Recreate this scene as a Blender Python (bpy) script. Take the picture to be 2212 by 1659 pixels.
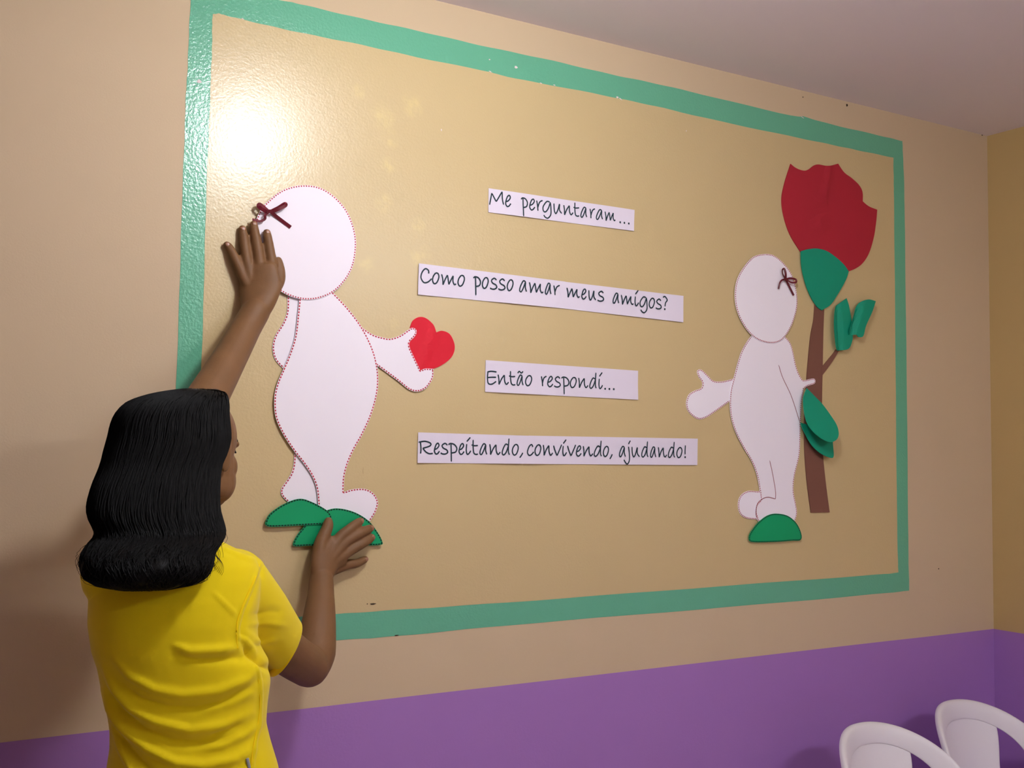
import bpy, bmesh, math, random
from math import sin, cos, pi, radians, sqrt, atan2, exp
from mathutils import Vector, Matrix, geometry
from mathutils.bvhtree import BVHTree
import numpy as np
random.seed(7); rng = np.random.default_rng(7)
for o in list(bpy.data.objects): bpy.data.objects.remove(o)
SC = bpy.context.scene
COL = SC.collection

# ------------------------------------------------------------------ camera
F_PX, YAW, PITCH, ROLL = 2400.0, 0.545463, 0.058335, 0.011787
CAM = Vector((-3.16506, -2.25, 1.46988))
CEIL = 2.5054
_r = Vector((cos(YAW), -sin(YAW), 0)); FW = Vector((sin(YAW)*cos(PITCH), cos(YAW)*cos(PITCH), sin(PITCH)))
_u = _r.cross(FW)
RT = _r*cos(ROLL) + _u*sin(ROLL); UP = -_r*sin(ROLL) + _u*cos(ROLL)
cd = bpy.data.cameras.new('camera'); cam = bpy.data.objects.new('camera', cd); COL.objects.link(cam)
m = Matrix.Identity(4)
for i in range(3): m[i][0] = RT[i]; m[i][1] = UP[i]; m[i][2] = -FW[i]; m[i][3] = CAM[i]
cam.matrix_world = m
cd.sensor_fit = 'HORIZONTAL'; cd.sensor_width = 36; cd.lens = 36*F_PX/2212; cd.clip_start = 0.02
SC.camera = cam

# ------------------------------------------------------------------ world, light, exposure
W = bpy.data.worlds.new('world'); SC.world = W; W.use_nodes = True
W.node_tree.nodes['Background'].inputs[0].default_value = (0.9, 0.85, 0.9, 1)
W.node_tree.nodes['Background'].inputs[1].default_value = 0.0
LAMP = Vector((-2.13, -1.06, 2.40)); LAMP_R = 0.085; LAMP_E = 122.0
LAMP_COL = (.93, .98, .99)
FILL_E = 51.0; FILL_COL = (.88, .97, 1.04)
VS = SC.view_settings
VS.view_transform = 'Standard'; VS.look = 'None'; VS.gamma = 1; VS.use_curve_mapping = False
VS.exposure = 0.0

def at(px, py, d):
    """the point seen at a pixel of the photograph, d metres out from the back wall"""
    v = RT*((px-1106)/F_PX) - UP*((py-829.5)/F_PX) + FW
    return CAM + v*((-d-CAM.y)/v.y)
def proj_np(P):
    D = P - np.array(CAM); z = D@np.array(FW)
    return np.stack([1106+F_PX*(D@np.array(RT))/z, 829.5-F_PX*(D@np.array(UP))/z], -1)

# ------------------------------------------------------------------ materials
def mat(name, col, rough=0.6, spec=0.5, var=0.06, vscale=6, bump=0.0, bscale=200, bdetail=2, bdist=0.001, coat=0, sheen=0, stretch=None, bump2=None, sub=0):
    M = bpy.data.materials.new(name); M.use_nodes = True; nt = M.node_tree; N = nt.nodes; L = nt.links
    b = N['Principled BSDF']; b.inputs['Roughness'].default_value = rough; b.inputs['Specular IOR Level'].default_value = spec
    b.inputs['Coat Weight'].default_value = coat; b.inputs['Sheen Weight'].default_value = sheen
    if sub: b.inputs['Subsurface Weight'].default_value = sub; b.inputs['Subsurface Radius'].default_value = (.01,.004,.002)
    tc = N.new('ShaderNodeTexCoord'); mp = N.new('ShaderNodeMapping'); L.new(tc.outputs['Object'], mp.inputs[0])
    if stretch: mp.inputs['Scale'].default_value = stretch
    n = N.new('ShaderNodeTexNoise'); n.inputs['Scale'].default_value = vscale; n.inputs['Detail'].default_value = 4
    L.new(tc.outputs['Object'], n.inputs['Vector'])
    r = N.new('ShaderNodeMix'); r.data_type = 'RGBA'
    c = Vector(col[:3])
    r.inputs[6].default_value = (*(c*(1-var)), 1); r.inputs[7].default_value = (*[min(1, x*(1+var)) for x in c], 1)
    L.new(n.outputs['Fac'], r.inputs[0]); L.new(r.outputs[2], b.inputs['Base Color'])
    if bump:
        n2 = N.new('ShaderNodeTexNoise'); n2.inputs['Scale'].default_value = bscale; n2.inputs['Detail'].default_value = bdetail
        L.new(mp.outputs[0], n2.inputs['Vector'])
        bp = N.new('ShaderNodeBump'); bp.inputs['Strength'].default_value = bump; bp.inputs['Distance'].default_value = bdist
        h = n2.outputs['Fac']
        if bump2:
            n3 = N.new('ShaderNodeTexNoise'); n3.inputs['Scale'].default_value = bump2[0]; n3.inputs['Detail'].default_value = 3
            n3.inputs['Distortion'].default_value = 1.5
            L.new(mp.outputs[0], n3.inputs['Vector'])
            ad = N.new('ShaderNodeMath'); ad.operation = 'MULTIPLY_ADD'; L.new(n3.outputs['Fac'], ad.inputs[0]); ad.inputs[1].default_value = bump2[1]; L.new(h, ad.inputs[2]); h = ad.outputs[0]
        L.new(h, bp.inputs['Height']); L.new(bp.outputs[0], b.inputs['Normal'])
    return M
def s2l(r, g, b): return tuple(((x/255+.055)/1.055)**2.4 if x > 10 else x/255/12.92 for x in (r, g, b))
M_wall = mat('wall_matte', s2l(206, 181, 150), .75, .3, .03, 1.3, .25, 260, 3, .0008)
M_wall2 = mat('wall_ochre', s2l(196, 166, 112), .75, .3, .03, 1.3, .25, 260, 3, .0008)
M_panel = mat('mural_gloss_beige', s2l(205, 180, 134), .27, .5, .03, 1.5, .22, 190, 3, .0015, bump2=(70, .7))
M_teal = mat('border_gloss_teal', s2l(102, 176, 144),  .22, .5, .04, 3, .5, 160, 2, .0016, bump2=(45, .4))
M_purple = mat('wainscot_purple', s2l(166, 118, 190), .45, .4, .04, 1.3, .3, 160, 3, .001)
M_ceil = mat('ceiling_paint', s2l(240, 229, 236), .85, .2, .02, 1, .15, 150, 3, .001)
M_floor = mat('floor_tile', s2l(205, 198, 192), .4, .5, .08, 3)
M_foam = mat('white_foam', s2l(250, 240, 250), .7, .2, .012, 10, .1, 900, 2, .0004)
M_paper = mat('white_paper', s2l(232, 220, 236), .7, .2, .015, 14, .35, 45, 3, .0012)
M_green = mat('green_foam', s2l(0, 150, 94), .6, .3, .04, 12, .1, 900, 2, .0004)
M_leaf = mat('leaf_foam', s2l(4, 144, 112), .6, .3, .04, 12, .1, 900, 2, .0004)
M_red = mat('red_foam', s2l(214, 30, 50), .65, .25, .04, 10, .2, 60, 2, .001)
M_petal = mat('petal_foam', s2l(170, 34, 50), .65, .25, .05, 8, .2, 60, 2, .001)
M_brown = mat('brown_foam', s2l(122, 80, 66), .7, .2, .05, 10, .1, 900, 2, .0004)
M_rib = mat('maroon_ribbon', s2l(100, 12, 30), .35, .5, .1, 60, .3, 1500, 2, .0003)
M_stitch = mat('red_stitch_marker', s2l(182, 38, 62), .7, .2)
M_stitch2 = mat('brown_red_stitch_marker', s2l(172, 70, 80), .7, .2)
M_dark = mat('dark_stitch_marker', s2l(12, 34, 30), .7, .2)
M_ink = mat('slate_ink', s2l(28, 48, 58), .6, .3)
M_line = mat('brown_pen_line', s2l(150, 84, 92), .6, .3)
M_skin = mat('brown_skin', s2l(116, 80, 48), .58, .35, .14, 28, .35, 420, 3, .0006, sub=.04)
M_nail = mat('fingernail', s2l(150, 104, 82), .35, .5, .03)
M_lip = mat('lip_skin', s2l(120, 60, 52), .45, .5, .08, 60)
M_hair = mat('black_hair', (.003, .0025, .0027), .55, .10, .25, 40, .5, 300, 3, .001, stretch=(1, 1, .06))
M_shirt = mat('yellow_jersey', s2l(228, 200, 6), .8, .15, .03, 12, .25, 900, 2, .0004, sheen=.15)
M_seam = mat('yellow_rib_knit', s2l(244, 206, 10), .8, .15, .03, 12, .4, 1300, 2, .0004)
M_denim = mat('dark_denim', s2l(42, 48, 70), .85, .2, .2, 90, .3, 900, 2, .0005)
M_shoe = mat('black_shoe', s2l(30, 28, 28), .5, .4)
M_plastic = mat('white_plastic', s2l(236, 229, 235), .38, .5, .015, 5, .12, 500, 2, .0004)
M_dirt = mat('dark_mark', s2l(60, 46, 36), .9, .1)
M_chip = mat('plaster_chip', s2l(232, 216, 216), .9, .1)
M_metal = mat('grey_metal', s2l(150, 150, 155), .3, .6)
M_eye = mat('eye_white', s2l(225, 220, 212), .2, .6)
M_white_trim = mat('white_enamel', s2l(235, 232, 230), .4, .5)
M_glow = bpy.data.materials.new('lamp_glass'); M_glow.use_nodes = True
_b = M_glow.node_tree.nodes['Principled BSDF']; _b.inputs['Base Color'].default_value = (.9, .9, .9, 1)
_b.inputs['Emission Color'].default_value = (*LAMP_COL, 1); _b.inputs['Emission Strength'].default_value = LAMP_E

# ------------------------------------------------------------------ helpers
def link(name, me, mt, parent=None, origin=None, smooth=False, wn=False):
    o = bpy.data.objects.new(name, me); COL.objects.link(o)
    if mt: me.materials.append(mt)
    if origin is not None:
        me.transform(Matrix.Translation(-Vector(origin))); o.location = origin
    if smooth: me.shade_smooth()
    if parent is not None:
        o.parent = parent; o.matrix_parent_inverse = Matrix.Translation(-Vector(parent.location))
    return o
def mesh(name, vs, fs, mt, parent=None, origin=None, smooth=False, recalc=True):
    me = bpy.data.meshes.new(name); me.from_pydata([tuple(v) for v in vs], [], fs)
    if recalc:
        bm = bmesh.new(); bm.from_mesh(me); bmesh.ops.recalc_face_normals(bm, faces=bm.faces); bm.to_mesh(me); bm.free()
    me.update()
    return link(name, me, mt, parent, origin, smooth)
def tag(o, label=None, cat=None, group=None, kind=None):
    if label: o['label'] = label
    if cat: o['category'] = cat
    if group: o['group'] = group
    if kind: o['kind'] = kind
    return o
def empty(name, loc, label, cat, group=None):
    o = bpy.data.objects.new(name, None); COL.objects.link(o); o.location = loc; o.empty_display_size = .05
    return tag(o, label, cat, group)
def box(name, lo, hi, mt, parent=None, origin=None):
    x0, y0, z0 = lo; x1, y1, z1 = hi
    v = [(x, y, z) for x in (x0, x1) for y in (y0, y1) for z in (z0, z1)]
    f = [(0,1,3,2), (4,6,7,5), (0,4,5,1), (2,3,7,6), (0,2,6,4), (1,5,7,3)]
    return mesh(name, v, f, mt, parent, origin)
def crom(pts, closed=True, n=6):
    """smooth curve through points; a third element marks a sharp corner"""
    P = [Vector(p[:2]) for p in pts]; c = [len(p) > 2 and p[2] for p in pts]; N = len(P); out = []
    for i in range(N if closed else N-1):
        a, b = P[i], P[(i+1) % N]
        p = P[i-1] if (closed or i > 0) and not c[i] else a*1 - (b-a)*.5
        q = P[(i+2) % N] if (closed or i+2 < N) and not c[(i+1) % N] else b + (b-a)*.5
        k = 1 if (c[i] and c[(i+1) % N] and False) else n
        for j in range(k):
            t = j/k
            out.append(.5*((2*a) + (b-p)*t + (2*p-5*a+4*b-q)*t*t + (-p+3*a-3*b+q)*t**3))
    if not closed: out.append(P[-1])
    return out
def wall2(pts, d=0.0):
    return [Vector((v.x, v.z)) for v in (at(p[0], p[1], d) for p in pts)]
def resample(P, step, closed=True):
    Q = P + [P[0]] if closed else P
    L = [0]
    for a, b in zip(Q, Q[1:]): L.append(L[-1] + (b-a).length)
    n = max(3, int(L[-1]/step)); out = []; j = 0
    for i in range(n + (0 if closed else 1)):
        s = L[-1]*i/n
        while j < len(L)-2 and L[j+1] < s: j += 1
        t = (s-L[j])/max(1e-9, L[j+1]-L[j]); out.append(Q[j].lerp(Q[j+1], min(1, max(0, t))))
    return out
def area2(P): return sum(a.x*b.y-b.x*a.y for a, b in zip(P, P[1:]+P[:1]))/2
def plate(name, P, d, th, mt, parent=None, origin=None, bend=None, sub=0, kind=None):
    """a cut-out sheet lying against the wall: outline P (x,z), back at d, thickness th"""
    if area2(P) < 0: P = P[::-1]
    bm = bmesh.new()
    vs = [bm.verts.new((p.x, -(d+th), p.y)) for p in P]
    n = len(P)
    tri = geometry.tessellate_polygon([[Vector((p.x, p.y, 0)) for p in P]])
    for t in tri:
        try: bm.faces.new([vs[i] for i in t])
        except ValueError: pass
    if sub:
        bmesh.ops.triangulate(bm, faces=bm.faces)
        for _ in range(sub):
            es = [e for e in bm.edges if e.calc_length() > .012]
            bmesh.ops.subdivide_edges(bm, edges=es, cuts=1, use_grid_fill=False)
            bmesh.ops.triangulate(bm, faces=bm.faces)
            bmesh.ops.beautify_fill(bm, faces=bm.faces, edges=[e for e in bm.edges if not e.is_boundary])
    if bend:
        for v in bm.verts: v.co.y -= bend(v.co.x, v.co.z)
    bmesh.ops.recalc_face_normals(bm, faces=bm.faces)
    if sum(f.normal.y*f.calc_area() for f in bm.faces) > 0: bmesh.ops.reverse_faces(bm, faces=bm.faces)
    g = bmesh.ops.extrude_face_region(bm, geom=bm.faces[:])
    # extruded copy becomes the front; move the original back by the thickness
    new = {e for e in g['geom'] if isinstance(e, bmesh.types.BMVert)}
    for v in bm.verts:
        if v not in new: v.co.y += th
    bmesh.ops.recalc_face_normals(bm, faces=bm.faces)
    me = bpy.data.meshes.new(name); bm.to_mesh(me); bm.free()
    o = link(name, me, mt, parent, origin)
    if kind: o['kind'] = kind
    return o
def ribbons(paths, w, d, closedcap=True, h=.00012):
    """flat marks: each path a list of 2-D points on the wall plane; returns verts, faces"""
    V = []; Fs = []
    for P in paths:
        n = len(P)
        if n < 2: continue
        base = len(V)
        for i, p in enumerate(P):
            t = (P[min(n-1, i+1)]-P[max(0, i-1)]);
            if t.length < 1e-9: t = Vector((1, 0))
            t.normalize(); nn = Vector((-t.y, t.x))
            e = .55 if i in (0, n-1) and n > 3 else 1
            dd = d(p.x, p.y) if callable(d) else d
            for s in (-1, 1):
                q = p+nn*s*w/2*e; V.append((q.x, -dd-h, q.y))
        for i in range(n-1):
            a = base+2*i; Fs.append((a, a+1, a+3, a+2))
    return V, Fs
def stitches(name, P, d, mt, parent, closed=True, pitch=.0066, dash=.0040, w=.0027, inset=.0020, origin=None):
    if closed and area2(P) < 0: P = P[::-1]
    R = resample(P, pitch/8, closed); n = len(R); paths = []
    k = max(2, int(round(dash/pitch*8)))
    off = []
    for i, p in enumerate(R):
        a = R[(i-3) % n] if closed else R[max(0, i-3)]; b = R[(i+3) % n] if closed else R[min(n-1, i+3)]
        t = b-a
        t = t.normalized() if t.length > 0 else Vector((1, 0))
        off.append(p+Vector((-t.y, t.x))*inset)
    i = 0
    while i+k < n: paths.append([off[i+j] for j in range(0, k+1)]); i += 8
    V, Fs = ribbons([[q[0], q[len(q)//2], q[-1]] for q in paths], w, d)
    o = mesh(name, V, Fs, mt, parent, origin, recalc=False); o['kind'] = 'stuff'
    return o

# ------------------------------------------------------------------ structure
X0, Y0 = -5.4, -4.2
def S(o): o['kind'] = 'structure'; return o
wb = S(box('wall_back', (X0-.1, 0, 0), (.1, .12, CEIL), M_wall))
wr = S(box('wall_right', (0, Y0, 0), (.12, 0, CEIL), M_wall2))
wl = S(box('wall_left', (X0-.12, Y0, 0), (X0, 0, CEIL), M_wall))
wf = S(box('wall_front', (X0-.1, Y0-.12, 0), (.1, Y0, CEIL), M_wall))
S(box('floor', (X0-.12, Y0-.12, -.1), (.12, .12, 0), M_floor))
S(box('ceiling', (X0-.12, Y0-.12, CEIL), (.12, .12, CEIL+.1), M_ceil))
PZ = at(1600, 1421.5, 0).z
pu = [(0,1604.3),(235,1577.5),(574.5,1540.5),(860,1507),(1300,1456.5),(1860,1391.2),(2000,1375.5),(2146,1358.5)]
pl = wall2(pu); pl[-1].x = 0
pl = [Vector((X0, pl[0].y))] + pl
plate('wainscot_paint', crom([(p.x, p.y) for p in pl], False, 4) + [Vector((0, 0)), Vector((X0, 0))], 0, .0006, M_purple, wb)
zr = pl[-1].y
box('wainscot_paint', (-.0006, Y0, 0), (0, 0, zr), M_purple, wr)
box('wainscot_paint', (X0, Y0, 0), (X0+.0006, 0, zr), M_purple, wl)
box('wainscot_paint', (X0, Y0, 0), (0, Y0+.0006, zr), M_purple, wf)

inner = [(458.6,31.2,1),(475,30.2),(492,34.5),(560,51.5),(660,72.6),(780,97.5),(900,123.2),(1056,155.5),(1062,157.5),(1150,177),(1300,205.5),(1400,226),(1517,253.8),(1700,292.5),(1800,314),(1860,326),(1929.5,341,1),
         (1930,400),(1931,454.6),(1934,800),(1938,1160),(1940,1237,1),
         (1860,1243.5),(1500,1271),(1100,1300.5),(860,1317.6),(726,1326),(641,1332.5),(412,1347,1),
         (423,1100),(435.8,777),(441.3,560),(449,330),(454.3,197),(457,122),(458.4,60)]
outer = [(413.5,-45,1),(500,-23.5),(609.6,1),(660,12.2),(780,39.5),(900,66.7),(1035.6,97.2),(1171,126.6),(1300,156),(1400,177.4),(1517,204.4),(1707,249),(1735,252),(1800,269.5),(1900,293.4),(1949,304.4,1),
         (1950.7,345),(1953.9,454.6),(1958,800),(1961.8,1160),(1963.6,1276,1),
         (1860,1286.3),(1500,1317),(1100,1351),(860,1373.2),(729,1384),(366,1414,1),
         (372,1150),(380.7,831),(389.7,560),(397,330),(401.4,217),(404.8,149),(410,40)]
I2 = wall2(crom(inner, True, 6)); O2 = wall2(crom(outer, True, 6))
wob = lambda P, s: [p+Vector((.0005*sin(i*1.7+s)+.0004*sin(i*.61+2*s), .0006*sin(i*1.3+s)+.0005*sin(i*.47))) for i, p in enumerate(P)]
I2 = wob(I2, 1); O2 = wob(O2, 2)
plate('mural_border', O2, 0, .0006, M_teal, wb)
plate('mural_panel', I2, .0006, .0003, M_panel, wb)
def blot(name, px, py, rx, ry, mt, parent=wb, d=.0007, rot=0):
    c = at(px, py, 0); s = 1/1020
    n = 12 if rx < 9 else 40
    P = [Vector((c.x+s*(rx*cos(a)*cos(rot)-ry*sin(a)*sin(rot))*(1+.25*sin(3*a+px)), c.z+s*(ry*sin(a)*cos(rot)+rx*cos(a)*sin(rot))*(1+(.2*sin(5*a+py) if n > 12 else 0)))) for a in [i*2*pi/n for i in range(n)]]
    plate(name, P, d, .0008 if n < 20 else .0004, mt, parent)
for a in [(1829,227.5,3.2,3.8,M_dirt,.0), (1734,210,1.6,1.6,M_dirt,0), (2027,1228.5,2.2,1.8,M_dirt,0), (805,1304.5,7,1.6,M_dirt,0), (793,1304.5,1.5,1,M_dirt,0),
          (856,1372.5,5,1.2,M_dirt,.05), (2121,292,2.5,2,M_dirt,0)]:
    blot('scuff_mark', a[0], a[1], a[2], a[3], a[4], rot=a[5])
for a in [(1114,145.5,4.2,3.2,0), (1057,129,2,1.5,0), (1333,210.5,3.5,2.2,0), (1340,214,5,1.3,-.5), (1058.5,155,4,1.2,-.3), (1168,180,3,1,-.2), (1197,184,3,1,-.2), (1733,254,6,1,-.3), (1731,252,3,.8,-.2), (430,176,4.5,4,0),
          (524,41,3,1,-.3), (953,281,1.2,2.5,0), (1482,283,1,1.8,0)]:
    blot('paint_chip', a[0], a[1], a[2], a[3], M_chip, rot=a[4])
blot('scuff_mark', 784, 1017, .8, 7, mat('faint_scuff', s2l(188, 158, 112), .5))

# soft yellowish patches mixed into the panel's base colour
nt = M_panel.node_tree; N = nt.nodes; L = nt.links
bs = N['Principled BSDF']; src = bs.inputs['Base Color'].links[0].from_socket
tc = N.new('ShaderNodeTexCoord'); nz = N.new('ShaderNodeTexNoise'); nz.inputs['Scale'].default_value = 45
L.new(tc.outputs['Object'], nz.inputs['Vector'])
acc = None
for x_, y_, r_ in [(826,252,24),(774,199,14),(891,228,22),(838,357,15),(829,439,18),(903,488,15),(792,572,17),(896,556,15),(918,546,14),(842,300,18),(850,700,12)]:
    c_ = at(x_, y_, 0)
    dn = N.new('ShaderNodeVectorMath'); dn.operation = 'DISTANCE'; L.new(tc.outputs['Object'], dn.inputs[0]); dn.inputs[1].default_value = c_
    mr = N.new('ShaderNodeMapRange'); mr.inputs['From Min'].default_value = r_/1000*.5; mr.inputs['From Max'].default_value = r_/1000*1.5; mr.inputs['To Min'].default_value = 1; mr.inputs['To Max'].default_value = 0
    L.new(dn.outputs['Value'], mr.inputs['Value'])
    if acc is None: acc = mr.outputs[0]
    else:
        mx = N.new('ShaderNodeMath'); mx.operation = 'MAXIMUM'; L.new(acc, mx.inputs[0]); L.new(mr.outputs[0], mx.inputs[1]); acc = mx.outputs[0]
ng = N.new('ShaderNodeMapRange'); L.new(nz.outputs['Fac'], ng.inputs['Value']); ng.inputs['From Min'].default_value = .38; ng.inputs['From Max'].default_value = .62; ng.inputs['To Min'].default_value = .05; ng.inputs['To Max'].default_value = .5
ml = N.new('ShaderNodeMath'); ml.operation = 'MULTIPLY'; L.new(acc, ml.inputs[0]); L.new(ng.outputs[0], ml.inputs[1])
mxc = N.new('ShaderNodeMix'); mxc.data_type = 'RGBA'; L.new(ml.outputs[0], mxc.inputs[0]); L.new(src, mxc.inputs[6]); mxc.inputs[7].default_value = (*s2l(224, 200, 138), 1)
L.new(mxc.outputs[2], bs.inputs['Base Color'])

# ------------------------------------------------------------------ foam figure, left
TH = .0021
def lay(k): return .0012+k*TH*1.05
def piece(name, pts, k, mt, root, stitch=None, bend=None, **kw):
    P = wall2(crom(pts, True, 7))
    o = plate(name, P, lay(k), TH, mt, root, bend=bend, sub=3 if bend else 0)
    if stitch:
        s = stitches('stitching', P, lay(k)+TH, stitch, o, **kw); s['label'] = 'dashed stitch line round the edge'
        if bend:
            for v in s.data.vertices: v.co.y -= bend(v.co.x, v.co.z)
    return o
r1 = empty('foam_figure', at(700, 900, 0), 'large white foam cut-out figure without a face, holding out a red heart', 'wall decoration', None)
piece('back_arm', [(620,636,1),(618.6,675),(608.5,701),(594,724),(587.5,750),(593,776),(610,796,1),(650,810,1),(660,640,1)], 0, M_foam, r1, M_stitch)
piece('front_arm', [(770,700,1),(782,709),(803,722.8),(825,729.5),(842,731.5),(862.7,724.6),(881.4,711.8),(889,708.6),(896,712),(897.4,719),(892.6,728.4),(884,737),(881.5,745),(884,755,1),(905.7,801,1),(916,796.5),(933.7,797,1),(933.4,814),(926,829),(916,840),(900,846),(881.4,841.5),(855,821),(808,786.5,1),(770,760,1)], 1, M_foam, r1, M_stitch)
piece('back_leg', [(634.7,970,1),(633.5,1000),(629,1020),(619.8,1036),(607.5,1054),(606,1066),(613,1077),(630,1092,1),(690,1110,1),(690,1030,1),(650,975,1)], 0, M_foam, r1, M_stitch)
piece('torso', [(644.5,640,1),(640,683.7),(634.6,727),(623,764.7),(608.5,799.4),(596,830),(590,860),(592.5,900),(608.6,937.6),(632.9,975),(653.4,1001),(671,1028),(681,1055),(685,1092,1),(690,1125,1),(780,1150,1),(799,1121),(809,1104),(813.4,1083.4),(803,1064.7),(784,1055.5),(758,1056.8),(739.4,1063,1),(741,1031),(748.7,1001),(761.8,971),(780.5,937.6),(799,896.5),(811.5,851.7),(814,814),(809,777),(797,742),(776.7,704),(747,665),(712,628,1)], 2, M_foam, r1, M_stitch)
piece('head', [(649,402),(690,408),(727,434),(753,472),(765.5,525),(755,585),(718,631),(666,648.5),(613,636),(572,600),(551,550),(546,500),(556,462),(575,437),(608,412)], 3, M_foam, r1, M_stitch, pitch=.0058, dash=.0031)
piece('shoe', [(660,1120,1),(702,1102),(728,1097.8),(761.8,1105.8),(791.7,1124),(811,1148),(821.8,1169),(816,1176.5),(760,1177.5),(668,1178),(634,1179.2),(630.5,1171),(640,1153),(653,1137.6,1)], 3, M_green, r1, M_dark, pitch=.0064, dash=.0045, w=.0026)['label'] = 'green foam shoe'
piece('shoe', [(569.5,1128),(578.7,1109.5),(608.6,1088.5),(642,1077),(668.4,1083.4),(702,1102),(712,1118),(708,1130,1),(690,1131.8),(634.7,1135),(582.4,1137.2),(571,1134)], 4, M_green, r1, M_dark, pitch=.0064, dash=.0048, w=.0026)['label'] = 'green foam shoe'
def bow(root, segs, w, d0, name='ribbon_bow'):
    """satin ribbon loops standing on edge: segs = list of (px path with depth)"""
    V = []; Fs = []
    for pts, ww in segs:
        Q = [at(p[0], p[1], d0+p[2]) for p in pts]
        # smooth
        R = []
        for i in range(len(Q)-1):
            p = Q[max(0, i-1)]; a = Q[i]; b = Q[i+1]; q = Q[min(len(Q)-1, i+2)]
            for j in range(6):
                t = j/6; R.append(.5*((2*a)+(b-p)*t+(2*p-5*a+4*b-q)*t*t+(-p+3*a-3*b+q)*t**3))
        R.append(Q[-1]); n = len(R); base = len(V)
        for i, p in enumerate(R):
            t = (R[min(n-1, i+1)]-R[max(0, i-1)]).normalized(); nn = t.cross(Vector((0, 1, 0))).normalized()
            nn = (nn*.93+Vector((0, -.35, 0))).normalized()
            up = nn.cross(t)
            for a, b in ((-1, -1), (1, -1), (1, 1), (-1, 1)):
                V.append(p+nn*a*ww/2+up*b*.0004)
        for i in range(n-1):
            for k in range(4):
                a = base+4*i+k; b = base+4*i+(k+1) % 4; Fs.append((a, b, b+4, a+4))
        Fs.append((base, base+1, base+2, base+3)); e = base+4*(n-1); Fs.append((e+3, e+2, e+1, e))
    return mesh(name, V, Fs, M_rib, root)
hd = lay(3)+TH
bow(r1, [([(581,457,.004),(572,449,.006),(562,441,.006),(558,445,.010),(566,452,.012),(577,458,.008)], .0075),
         ([(584,457,.004),(600,449,.006),(615,440,.006),(617,444,.011),(604,451,.013),(590,457,.008)], .0070),
         ([(586,458,.006),(600,470,.003),(628,491,.0025)], .0075),
         ([(578,459,.006),(573,465,.010),(572,473,.010),(562,478,.009),(552,475.5,.008),(545,474,.007)], .0055),
         ([(577,460,.010),(583,456,.0125),(590,461,.010)], .0070)], .007, hd)
# heart held by the left figure
hp = [(884.6,707,1),(890.7,693),(904,685.2),(918.7,687.5),(933.7,701),(940.5,718.5,1),(954,714.8),(971,722.8),(981,747),(975.5,769.5),(956,787),(933.7,797),(912,799),(905,803,1),(882,750,1)]
hA = at(936, 716, 0); hB = at(907, 800, 0)
def crease(x, z):
    n = Vector((-(hB.z-hA.z), hB.x-hA.x)).normalized(); s = (x-hA.x)*n.x+(z-hA.z)*n.y
    return .0022*exp(-(s/.012)**2)
h0 = at(930, 745, 0)
ho = plate('foam_heart', wall2(crom(hp, True, 8)), lay(.1), TH*.8, M_red, None, origin=Vector((h0.x, 0, h0.z)), bend=crease, sub=3)
tag(ho, 'red foam heart held in the hand of the larger white cut-out figure', 'heart')

# ------------------------------------------------------------------ foam figure, right
r2 = empty('foam_figure', at(1660, 900, 0), 'smaller white foam cut-out figure beside the big red flower', 'wall decoration')
kw = dict(pitch=.0060, dash=.0038, w=.0024)
piece('back_arm', [(1590,816,1),(1579.5,819),(1559,823.8),(1540,822.9),(1527.8,812),(1516,800.5),(1509,798),(1504.5,803.4),(1508.4,815),(1515.5,826),(1513.7,838),(1499.6,843.8),(1486.5,853),(1480.8,872.4),(1487,891),(1505.8,905),(1523,902),(1543.5,889),(1573,868,1),(1595,865,1)], 0, M_foam, r2, M_stitch2, **kw)
piece('foot', [(1650,1050,1),(1639,1060.5),(1615.5,1060.2),(1600,1069),(1593,1086),(1596,1107.5),(1609,1118.8),(1631,1121.8),(1650,1122,1)], 0, M_foam, r2, M_stitch2, **kw)
piece('torso', [(1620,726,1),(1610,740),(1596.7,766),(1582.6,816),(1574.8,850.5),(1575.4,894),(1585.8,932),(1603,966.5),(1621.8,998),(1633,1029),(1639,1062,1),(1641,1080,1),(1632,1090),(1629.5,1107),(1635,1126,1),(1705,1140,1),(1714,1125),(1718.5,1107.5),(1716,1088.7),(1711,1060.5),(1713,1029),(1722,991.5),(1725,966.5),(1726,919),(1728,870,1),(1733,839.5,1),(1742.5,833.5),(1755,829.5),(1758.5,823.5),(1754,817.8),(1738,821),(1729,819),(1717.4,794),(1706.5,747),(1692,726,1)], 1, M_foam, r2, M_stitch2, **kw)
piece('head', [(1646.8,549.5),(1623,556),(1601.8,579.5),(1588,606.4),(1583.5,640),(1590,677),(1608,711),(1631,733),(1660,741.6),(1684,735),(1704,707),(1716.5,668),(1717,636),(1707.8,598),(1690,571),(1668,553)], 2, M_foam, r2, M_stitch2, **kw)
piece('shoe', [(1613.8,1162),(1618.7,1148),(1634.4,1128),(1653,1113.8),(1672,1109.2),(1697,1113.8),(1715.9,1129.5),(1726.5,1152),(1725,1166),(1706.5,1167.6),(1672,1170),(1621.8,1170.5)], 2, M_green, r2, M_dark, pitch=.0058, dash=.0042, w=.0024)['label'] = 'green foam shoe'
for p_ in ([(1678.9,788.7),(1687.6,816),(1706.5,856.7),(1724.7,913)], [(1659.4,994.7),(1665.7,1023),(1672,1060.5),(1672,1077.7)], [(1632,1118),(1629.7,1107.5),(1632.8,1088.7),(1643.8,1077.7),(1656,1074),(1672,1077.7)]):
    V, Fs = ribbons([wall2(crom(p_, False, 6))], .0022, lay(1)+TH)
    mesh('drawn_line', V, Fs, M_line, r2, recalc=False)

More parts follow.
